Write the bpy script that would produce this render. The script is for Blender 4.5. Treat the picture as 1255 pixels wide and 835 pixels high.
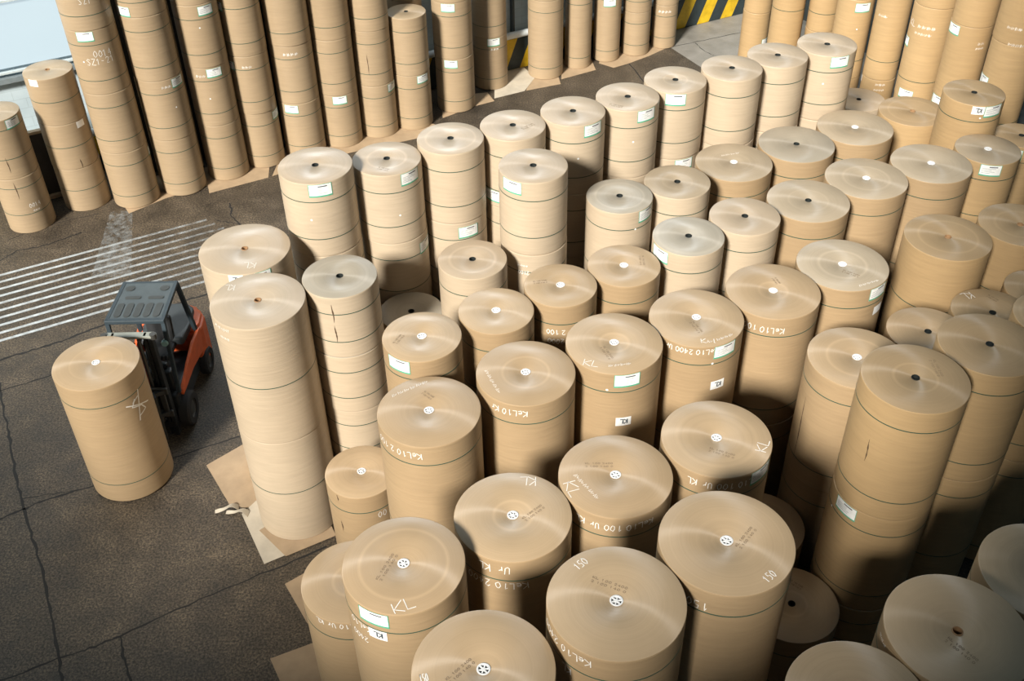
import bpy, math, random
from mathutils import Vector, Matrix
for o in list(bpy.data.objects): bpy.data.objects.remove(o)
SC = bpy.context.scene
COL = SC.collection
PI = math.pi
def rad(a): return a*PI/180

# ---------------------------------------------------------------- camera
cam_data = bpy.data.cameras.new('camera'); cam = bpy.data.objects.new('camera', cam_data); COL.objects.link(cam)
pitch, roll = .68635, -.0210
Fw = Vector((0, math.cos(pitch), -math.sin(pitch))); Up0 = Vector((0, math.sin(pitch), math.cos(pitch))); Rt0 = Vector((1,0,0))
Rt = Rt0*math.cos(roll)+Up0*math.sin(roll); Up = -Rt0*math.sin(roll)+Up0*math.cos(roll)
M = Matrix((( Rt.x,Up.x,-Fw.x,0),(Rt.y,Up.y,-Fw.y,0),(Rt.z,Up.z,-Fw.z,12.45),(0,0,0,1)))
cam.matrix_world = M
cam_data.sensor_width = 36; cam_data.lens = 36*1306.3/1255; cam_data.clip_end = 200
SC.camera = cam

# ---------------------------------------------------------------- light
SC.view_settings.view_transform = 'Standard'; SC.view_settings.look = 'None'
SC.view_settings.gamma = 1; SC.view_settings.use_curve_mapping = False
SC.view_settings.exposure = 0.16
W = bpy.data.worlds.new('world'); SC.world = W; W.use_nodes = True
bg = W.node_tree.nodes['Background']; bg.inputs[0].default_value = (.30,.47,.58,1); bg.inputs[1].default_value = .18
sd = bpy.data.lights.new('daylight', 'SUN'); sd.energy = 7.3; sd.angle = rad(9); sd.color = (1,.935,.83)
sun = bpy.data.objects.new('daylight', sd); COL.objects.link(sun)
az, el = rad(242), rad(33)
src = Vector((math.cos(az)*math.cos(el), math.sin(az)*math.cos(el), math.sin(el)))
sun.rotation_euler = src.to_track_quat('Z','Y').to_euler(); sun.location = src*40
# added area light for assumed high windows; none is built in the back wall
wd = bpy.data.lights.new('assumed_window_light', 'AREA'); wd.shape='RECTANGLE'; wd.size=24; wd.size_y=2.6; wd.energy=1600; wd.color=(.88,.95,1)
wl = bpy.data.objects.new('assumed_window_light', wd); COL.objects.link(wl)
wl.location = (.892*6-.452*23.55, .452*6+.892*23.55, 10.6)
wl.rotation_euler = Vector((-.452*-1,.892*-1,-.35)).to_track_quat('-Z','Z').to_euler()

# ---------------------------------------------------------------- helpers
def tag(o, label=None, cat=None, group=None, kind=None):
    for k, v in (('label',label),('category',cat),('group',group),('kind',kind)):
        if v: o[k] = v
    return o
def empty(name, loc, rz=0):
    o = bpy.data.objects.new(name, None); COL.objects.link(o); o.location = loc; o.rotation_euler.z = rz
    o.empty_display_size = .1
    return o
class MB:
    """collects polygons and builds one mesh"""
    def __init__(s): s.v=[]; s.f=[]; s.m=[]
    def add(s, vs, fs, mi=0):
        n=len(s.v); s.v += [tuple(v) for v in vs]; s.f += [tuple(n+i for i in f) for f in fs]; s.m += [mi]*len(fs)
    def box(s, c, d, mi=0, rot=None, taper=None):
        x,y,z=d[0]/2,d[1]/2,d[2]/2; vs=[]
        for sz in (-1,1):
            for sx,sy in ((-1,-1),(1,-1),(1,1),(-1,1)):
                t = taper if (taper and sz>0) else 1
                p=Vector((sx*x*t,sy*y*t,sz*z))
                if rot is not None: p = rot @ p
                vs.append(p+Vector(c))
        s.add(vs,[(3,2,1,0),(4,5,6,7),(0,1,5,4),(1,2,6,5),(2,3,7,6),(3,0,4,7)],mi)
    def bar(s, a, b, w, h=None, mi=0):
        a,b=Vector(a),Vector(b); d=(b-a); L=d.length; q=d.to_track_quat('Z','Y').to_matrix()
        s.box((a+b)/2,(w,h or w,L),mi,rot=q)
    def tube(s, pts, r, n=10, mi=0, cap=True):
        pts=[Vector(p) for p in pts]; rings=[]
        for i,p in enumerate(pts):
            d=(pts[min(i+1,len(pts)-1)]-pts[max(i-1,0)]).normalized()
            q=d.to_track_quat('Z','Y').to_matrix()
            rr=r[i] if isinstance(r,(list,tuple)) else r
            rings.append([p+q@Vector((rr*math.cos(2*PI*k/n),rr*math.sin(2*PI*k/n),0)) for k in range(n)])
        vs=[v for R in rings for v in R]; fs=[]
        for i in range(len(pts)-1):
            for k in range(n):
                k2=(k+1)%n; fs.append((i*n+k,i*n+k2,(i+1)*n+k2,(i+1)*n+k))
        if cap: fs.append(tuple(range(n))[::-1]); fs.append(tuple((len(pts)-1)*n+k for k in range(n)))
        s.add(vs,fs,mi)
    def lathe(s, prof, c=(0,0,0), axis=None, n=48, mis=None, closed=False, ex=1):
        vs=[]; fs=[]; q = axis.to_track_quat('Z','Y').to_matrix() if axis is not None else None
        for r,z in prof:
            for k in range(n):
                p=Vector((r*math.cos(2*PI*k/n)*ex,r*math.sin(2*PI*k/n),z))
                if q is not None: p=q@p
                vs.append(p+Vector(c))
        m=len(prof); base=len(s.v); s.v += [tuple(v) for v in vs]
        for i in range(m if closed else m-1):
            j=(i+1)%m
            for k in range(n):
                k2=(k+1)%n
                s.f.append((base+i*n+k,base+i*n+k2,base+j*n+k2,base+j*n+k)); s.m.append(mis[i] if mis else 0)
    def prism(s, poly, z0, z1, mi=0):
        n=len(poly); vs=[(x,y,z0) for x,y in poly]+[(x,y,z1) for x,y in poly]
        fs=[tuple(range(n))[::-1],tuple(range(n,2*n))]+[(i,(i+1)%n,n+(i+1)%n,n+i) for i in range(n)]
        s.add(vs,fs,mi)
    def build(s, name, mats, parent=None, smooth=None, bevel=0):
        me=bpy.data.meshes.new(name); me.from_pydata(s.v,[],s.f)
        for m in (mats if isinstance(mats,(list,tuple)) else [mats]): me.materials.append(m)
        me.polygons.foreach_set('material_index', s.m)
        if smooth is not None:
            me.polygons.foreach_set('use_smooth',[True]*len(s.f)); me.set_sharp_from_angle(angle=rad(smooth))
        me.update()
        o=bpy.data.objects.new(name,me); COL.objects.link(o)
        if parent: o.parent=parent
        if bevel:
            b=o.modifiers.new('bevel','BEVEL'); b.width=bevel; b.segments=2; b.limit_method='ANGLE'
        return o

# ---------------------------------------------------------------- materials
def newmat(name):
    m=bpy.data.materials.new(name); m.use_nodes=True; nt=m.node_tree
    return m, nt, nt.nodes['Principled BSDF']
def N(nt, t, **kw):
    n=nt.nodes.new(t)
    for k,v in kw.items(): setattr(n,k,v)
    return n
def mth(nt, op, a, b=None, c=None):
    n=nt.nodes.new('ShaderNodeMath'); n.operation=op
    for i,x in enumerate((a,b,c)):
        if x is None: continue
        if isinstance(x,(int,float)): n.inputs[i].default_value=x
        else: nt.links.new(x,n.inputs[i])
    return n.outputs[0]
def ramp(nt, fac, stops):
    r=nt.nodes.new('ShaderNodeValToRGB'); nt.links.new(fac,r.inputs[0]); el=r.color_ramp.elements
    while len(el)<len(stops): el.new(.5)
    for e,(p,c) in zip(el,stops): e.position=p; e.color=(*c,1)
    return r.outputs[0]
def noise(nt, vec, scale, detail=3, rough=.5):
    n=nt.nodes.new('ShaderNodeTexNoise'); n.inputs['Scale'].default_value=scale; n.inputs['Detail'].default_value=detail
    n.inputs['Roughness'].default_value=rough
    if vec is not None: nt.links.new(vec,n.inputs['Vector'])
    return n.outputs['Fac']
def mixc(nt, fac, a, b, mode='MIX'):
    n=nt.nodes.new('ShaderNodeMix'); n.data_type='RGBA'; n.blend_type=mode
    for s,x in (('Factor',fac),):
        if isinstance(x,(int,float)): n.inputs[0].default_value=x
        else: nt.links.new(x,n.inputs[0])
    for i,x in ((6,a),(7,b)):
        if isinstance(x,(tuple,list)): n.inputs[i].default_value=(*x,1) if len(x)==3 else x
        else: nt.links.new(x,n.inputs[i])
    return n.outputs[2]
def bump(nt, h, strength, dist, bs):
    b=nt.nodes.new('ShaderNodeBump'); b.inputs['Strength'].default_value=strength; b.inputs['Distance'].default_value=dist
    nt.links.new(h,b.inputs['Height']); nt.links.new(b.outputs[0],bs.inputs['Normal']); return b
def plain(name, col, rough=.6, metal=0, emis=None):
    m,nt,b=newmat(name); b.inputs['Base Color'].default_value=(*col,1); b.inputs['Roughness'].default_value=rough; b.inputs['Metallic'].default_value=metal
    tc=N(nt,'ShaderNodeTexCoord'); f=noise(nt,tc.outputs['Object'],9,4)
    dark=tuple(c*.72 for c in col)
    c=mixc(nt,f,dark,tuple(min(1,c*1.15) for c in col)); nt.links.new(c,b.inputs['Base Color'])
    return m
def paper_side(name, base):
    m,nt,b=newmat(name); tc=N(nt,'ShaderNodeTexCoord'); oi=N(nt,'ShaderNodeObjectInfo')
    mp=N(nt,'ShaderNodeMapping'); nt.links.new(tc.outputs['Object'],mp.inputs[0]); mp.inputs['Scale'].default_value=(1.2,1.2,16)
    off=N(nt,'ShaderNodeVectorMath',operation='SCALE'); off.inputs[3].default_value=37
    cmb=N(nt,'ShaderNodeCombineXYZ'); nt.links.new(oi.outputs['Random'],cmb.inputs[0]); nt.links.new(oi.outputs['Random'],cmb.inputs[2])
    nt.links.new(cmb.outputs[0],off.inputs[0]); nt.links.new(off.outputs[0],mp.inputs['Location'])
    wr=noise(nt,mp.outputs[0],1.6,6,.6)
    add=N(nt,'ShaderNodeVectorMath',operation='ADD'); nt.links.new(tc.outputs['Object'],add.inputs[0]); nt.links.new(off.outputs[0],add.inputs[1])
    blot=noise(nt,add.outputs[0],1.3,3,.55)
    c1=tuple(c*.9 for c in base); c2=tuple(min(1,c*1.08) for c in base)
    c=mixc(nt,blot,c1,c2)
    fine=ramp(nt,wr,[(.3,(.93,.93,.93)),(.7,(1.05,1.05,1.05))])
    c=mixc(nt,1.0,c,fine,'MULTIPLY')
    tint=mixc(nt,oi.outputs['Random'],(.97,.96,.95),(1.03,1.035,1.05)); c=mixc(nt,1.0,c,tint,'MULTIPLY')
    nt.links.new(c,b.inputs['Base Color']); b.inputs['Roughness'].default_value=.47; b.inputs['Specular IOR Level'].default_value=.45
    # slanting creases on the wrapper
    mp2=N(nt,'ShaderNodeMapping'); nt.links.new(add.outputs[0],mp2.inputs[0]); mp2.inputs['Rotation'].default_value=(.3,.35,0); mp2.inputs['Scale'].default_value=(2,2,22)
    cr=noise(nt,mp2.outputs[0],1.5,2)
    hgt=mth(nt,'ADD',wr,mth(nt,'MULTIPLY',cr,.8)); bump(nt,hgt,.35,.008,b)
    return m
def paper_end(name, base):
    m,nt,b=newmat(name); tc=N(nt,'ShaderNodeTexCoord'); oi=N(nt,'ShaderNodeObjectInfo')
    sx=N(nt,'ShaderNodeSeparateXYZ'); nt.links.new(tc.outputs['Object'],sx.inputs[0])
    r=mth(nt,'SQRT',mth(nt,'ADD',mth(nt,'MULTIPLY',sx.outputs[0],sx.outputs[0]),mth(nt,'MULTIPLY',sx.outputs[1],sx.outputs[1])))
    cb=N(nt,'ShaderNodeCombineXYZ'); nt.links.new(r,cb.inputs[0]); nt.links.new(mth(nt,'MULTIPLY',oi.outputs['Random'],50),cb.inputs[1])
    rings=noise(nt,cb.outputs[0],60,3,.7); wide=noise(nt,cb.outputs[0],7,2,.5)
    c1=tuple(c*.93 for c in base); c2=tuple(min(1,c*1.06) for c in base)
    c=mixc(nt,wide,c1,c2)
    c=mixc(nt,1.0,c,ramp(nt,rings,[(.3,(.95,.95,.94)),(.7,(1.04,1.04,1.04))]),'MULTIPLY')
    add=N(nt,'ShaderNodeVectorMath',operation='ADD'); nt.links.new(tc.outputs['Object'],add.inputs[0]); nt.links.new(oi.outputs['Random'],add.inputs[1])
    c=mixc(nt,1.0,c,ramp(nt,noise(nt,add.outputs[0],2.2,3),[(.3,(.94,.94,.93)),(.7,(1.04,1.04,1.04))]),'MULTIPLY')
    # a paler wound band somewhere between core and rim
    r0=mth(nt,'ADD',mth(nt,'MULTIPLY',mth(nt,'FRACT',mth(nt,'MULTIPLY',oi.outputs['Random'],7.3)),.3),.17)
    band=mth(nt,'SUBTRACT',1.0,mth(nt,'MINIMUM',mth(nt,'DIVIDE',mth(nt,'ABSOLUTE',mth(nt,'SUBTRACT',r,r0)),.03),1.0))
    bs_=mth(nt,'MULTIPLY',band,mth(nt,'MULTIPLY',mth(nt,'FRACT',mth(nt,'MULTIPLY',oi.outputs['Random'],13.7)),.35))
    c=mixc(nt,bs_,c,tuple(min(1,x*1.5) for x in base))
    tint=mixc(nt,oi.outputs['Random'],(1.05,1.06,1.08),(.94,.92,.9)); c=mixc(nt,1.0,c,tint,'MULTIPLY')
    nt.links.new(c,b.inputs['Base Color'])
    b.inputs['Roughness'].default_value=.4; b.inputs['Specular IOR Level'].default_value=.85
    b.inputs['Anisotropic'].default_value=.95
    tg=N(nt,'ShaderNodeTangent'); tg.direction_type='RADIAL'; tg.axis='Z'; nt.links.new(tg.outputs[0],b.inputs['Tangent'])
    bump(nt,rings,.12,.004,b)
    return m
SIDE = {'pale':paper_side('kraft_wrap_pale',(.475,.388,.282)), 'wall':paper_side('kraft_wrap_grey_tan',(.35,.262,.165)), 'tan':paper_side('kraft_wrap_tan',(.36,.258,.150)), 'gold':paper_side('kraft_wrap_gold',(.42,.29,.150))}
END  = {'wall':paper_end('paper_edge_grey_tan',(.38,.30,.205)), 'pale':paper_end('paper_edge_pale',(.445,.36,.265)), 'stone':paper_end('paper_edge_stone',(.41,.34,.25)), 'tan':paper_end('paper_edge_tan',(.43,.318,.20)), 'gold':paper_end('paper_edge_gold',(.39,.285,.17)), 'grey':paper_end('paper_edge_grey',(.38,.345,.285))}
STRAP = plain('green_strap',(.035,.085,.06),.35)
WHITE = plain('white_plastic',(.8,.82,.84),.4)
LABELW = plain('label_paper',(.92,.95,.95),.5); LABELG = plain('label_green',(.08,.42,.27),.5); INK = plain('ink',(.07,.09,.11),.6); GREYINK = plain('grey_print',(.35,.42,.42),.6)
STAMP = plain('stamp_ink',(.24,.18,.12),.7)
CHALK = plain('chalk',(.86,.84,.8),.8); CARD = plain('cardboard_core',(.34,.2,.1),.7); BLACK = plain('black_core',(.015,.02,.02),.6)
TEAR = plain('torn_edge',(.09,.055,.03),.8)
def carton(name, base):
    m,nt,b=newmat(name); tc=N(nt,'ShaderNodeTexCoord')
    f=noise(nt,tc.outputs['Object'],2.5,5,.6); c=ramp(nt,f,[(.3,tuple(x*.75 for x in base)),(.7,base)])
    nt.links.new(c,b.inputs['Base Color']); b.inputs['Roughness'].default_value=.55; bump(nt,noise(nt,tc.outputs['Object'],6,4),.3,.01,b)
    return m
SHEET = carton('kraft_sheet',(.46,.34,.22)); SHEETP = carton('pale_sheet',(.60,.54,.44))
STACKS = {
'A1':(-2.73,13.26,0.526,[1.218, 1.218, 1.218, 1.218],0),
'A2':(-1.77,13.71,0.503,[1.175, 1.175, 1.175, 1.175],0),
'A3':(-0.85,14.13,0.497,[1.195, 1.195, 1.195, 1.195],0),
'A4':(0.08,14.52,0.498,[1.192, 1.192, 1.192, 1.192],0),
'A5':(1.01,14.89,0.500,[1.198, 1.198, 1.198, 1.198],0),
'A6':(1.90,15.38,0.501,[1.192, 1.192, 1.192, 1.192],0),
'A7':(2.73,15.97,0.503,[1.188, 1.188, 1.188, 1.188],0),
'A8':(3.69,16.26,0.496,[1.2, 1.2, 1.2, 1.2],0),
'A9':(4.55,16.78,0.500,[1.192, 1.192, 1.192, 1.192],0),
'A10':(5.48,17.19,0.498,[1.19, 1.19, 1.19, 1.19],0),
'B0':(0.35,13.18,0.491,[1.21, 1.21, 1.21, 1.21],0),
'C1':(1.65,13.65,0.497,[1.34, 1.34, 1.34],0),
'C2':(2.57,14.07,0.505,[1.33, 1.33, 1.33],0),
'C3':(2.52,12.53,0.506,[1.343, 1.343, 1.343],0),
'C4':(3.62,15.00,0.614,[1.885, 1.885],0),
'C5':(4.74,15.53,0.617,[1.89, 1.89],0),
'C6':(3.41,13.04,0.510,[1.337, 1.337, 1.337],0),
'C7':(5.86,16.11,0.628,[1.875, 1.875],0),
'C8':(7.22,17.18,0.584,[1.735, 1.735],0),
'C9':(7.11,19.66,0.521,[1.23, 1.23],0),
'C10':(7.78,16.24,0.494,[1.427, 1.427, 1.427],0),
'C11':(4.49,13.65,0.613,[1.935, 1.935],0),
'C12':(5.55,14.32,0.628,[1.915, 1.915],0),
'C13':(6.72,14.80,0.626,[1.895, 1.895],0),
'C14':(7.78,15.23,0.512,[1.26, 1.26, 1.26],0),
'C15':(8.93,16.47,0.446,[1.665, 1.665],0),
'C16':(7.69,13.42,0.602,[1.755, 1.755],0),
'C17':(6.36,12.84,0.613,[1.855, 1.855],0),
'D1':(-1.14,10.49,0.505,[1.32, 1.32, 1.32],0),
'D2':(-1.51,12.74,0.487,[1.315, 1.315],0),
'D3':(-0.54,12.50,0.493,[1.243, 1.243, 1.243],0),
'D4':(-0.20,11.07,0.499,[1.3, 1.3, 1.3],0),
'D5':(0.67,11.59,0.495,[1.303, 1.303, 1.303],0),
'D6':(1.57,12.04,0.505,[1.297, 1.297, 1.297],0),
'D7':(1.29,10.38,0.614,[1.94, 1.94],0),
'D8':(2.41,10.91,0.616,[1.92, 1.92],0),
'D9':(0.16,9.87,0.612,[1.93, 1.93],0),
'D10':(3.53,11.48,0.630,[1.91, 1.91],0),
'D11':(4.63,12.11,0.630,[1.89, 1.89],0),
'D12':(-1.00,9.25,0.617,[1.915, 1.915],0),
'D13':(-2.08,10.10,0.497,[1.93],0),
'D14':(-1.12,6.78,0.613,[2.035, 2.035],0),
'D15':(-1.88,7.74,0.596,[2.6],0),
'D16':(-0.03,7.51,0.624,[1.96, 1.96],0),
'D17':(1.10,8.06,0.626,[1.96, 1.96],0),
'D18':(2.29,8.60,0.624,[1.96, 1.96],0),
'D19':(0.87,5.79,0.619,[2.36, 2.36],0),
'D20':(1.95,6.44,0.630,[2.36, 2.36],0),
'D21':(-0.30,5.22,0.615,[2.29, 2.29],0),
'D22':(3.83,5.53,0.625,[2.27, 2.27],0),
'D23':(2.79,4.88,0.595,[2.26, 2.26],0),
'D24':(5.04,6.38,0.614,[2.115, 2.115],0),
'D25':(3.49,8.33,0.595,[1.2],0),
'D26':(3.29,9.52,0.602,[1.34],0),
'E1':(4.54,8.97,0.598,[0.94, 1.75, 1.75],0),
'E2':(4.33,10.17,0.611,[1.865, 1.865],0),
'E3':(5.69,9.72,0.596,[0.78, 1.75, 1.75],0),
'E4':(5.56,11.02,0.538,[1.715, 1.715],0),
'E5':(6.62,11.50,0.549,[1.675, 1.675],0),
'E6':(7.50,12.05,0.481,[1.655, 1.655],0),
'E7':(6.85,10.42,0.537,[2.055, 2.055],0),
'F1':(-3.31,11.15,0.620,[2.035, 2.035],0),
'F2':(-2.30,11.67,0.505,[1.02, 1.02, 1.02, 1.02],0),
'F3':(-3.70,12.36,0.632,[2.04, 2.04],0),
'CR':(-6.13,12.01,0.625,[2.33],0.03),
'G1':(-10.31,19.62,0.478,[1.3, 1.3],0),
'G2':(-9.36,20.45,0.488,[1.035, 1.035, 1.035],0),
'G3':(-8.28,20.52,0.493,[1.35, 1.35, 1.35, 1.35],0),
'G4':(-7.32,20.98,0.478,[1.37, 1.37, 1.37, 1.37],0),
'G5':(-6.44,21.60,0.465,[1.36, 1.36, 1.36, 1.36],0),
'G6':(-5.66,22.10,0.440,[1.36, 1.36, 1.36, 1.36],0),
'G7':(-4.80,22.57,0.476,[1.37, 1.37, 1.37, 1.37],0),
'G8':(-3.95,23.00,0.460,[1.33, 1.33, 1.33, 1.33],0),
'G9':(-3.11,23.43,0.447,[1.33, 1.33, 1.33, 1.33],0),
'P1':(-2.28,23.80,0.455,[1.4, 1.4],0),
'P2':(-1.28,24.67,0.475,[1.4, 1.4, 1.4],0),
'P3':(-0.41,25.85,0.440,[1.4, 1.4, 1.4],0),
'P0':(-2.41,24.79,0.420,[1.4, 1.4, 1.0],0),
'P4':(1.03,26.40,0.455,[2.1, 2.1],0),
'P5':(1.91,26.90,0.352,[2.05, 1.6],0),
'P6':(2.71,27.30,0.355,[2.0, 1.6],0),
'P7':(3.54,27.65,0.375,[1.2, 1.3, 1.2],0),
'P8':(4.35,28.05,0.338,[1.2, 1.3, 1.2],0),
'R1':(6.25,25.50,0.340,[2.0, 2.0],0),
'R2':(6.50,23.70,0.370,[1.6, 1.6, 1.6],0),
'R3':(7.24,23.40,0.335,[2.4, 2.4],0),
'R4':(7.57,22.30,0.385,[1.8, 1.8, 1.4],0),
'R5':(8.20,21.75,0.355,[2.0, 2.0, 1.6],0),
'R6':(8.70,20.80,0.425,[2.0, 2.0, 1.6],0),
'R7':(9.10,19.85,0.405,[2.0, 2.0, 1.6],0),
'R8':(9.62,19.00,0.440,[2.0, 2.0, 1.6],0),
}
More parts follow.
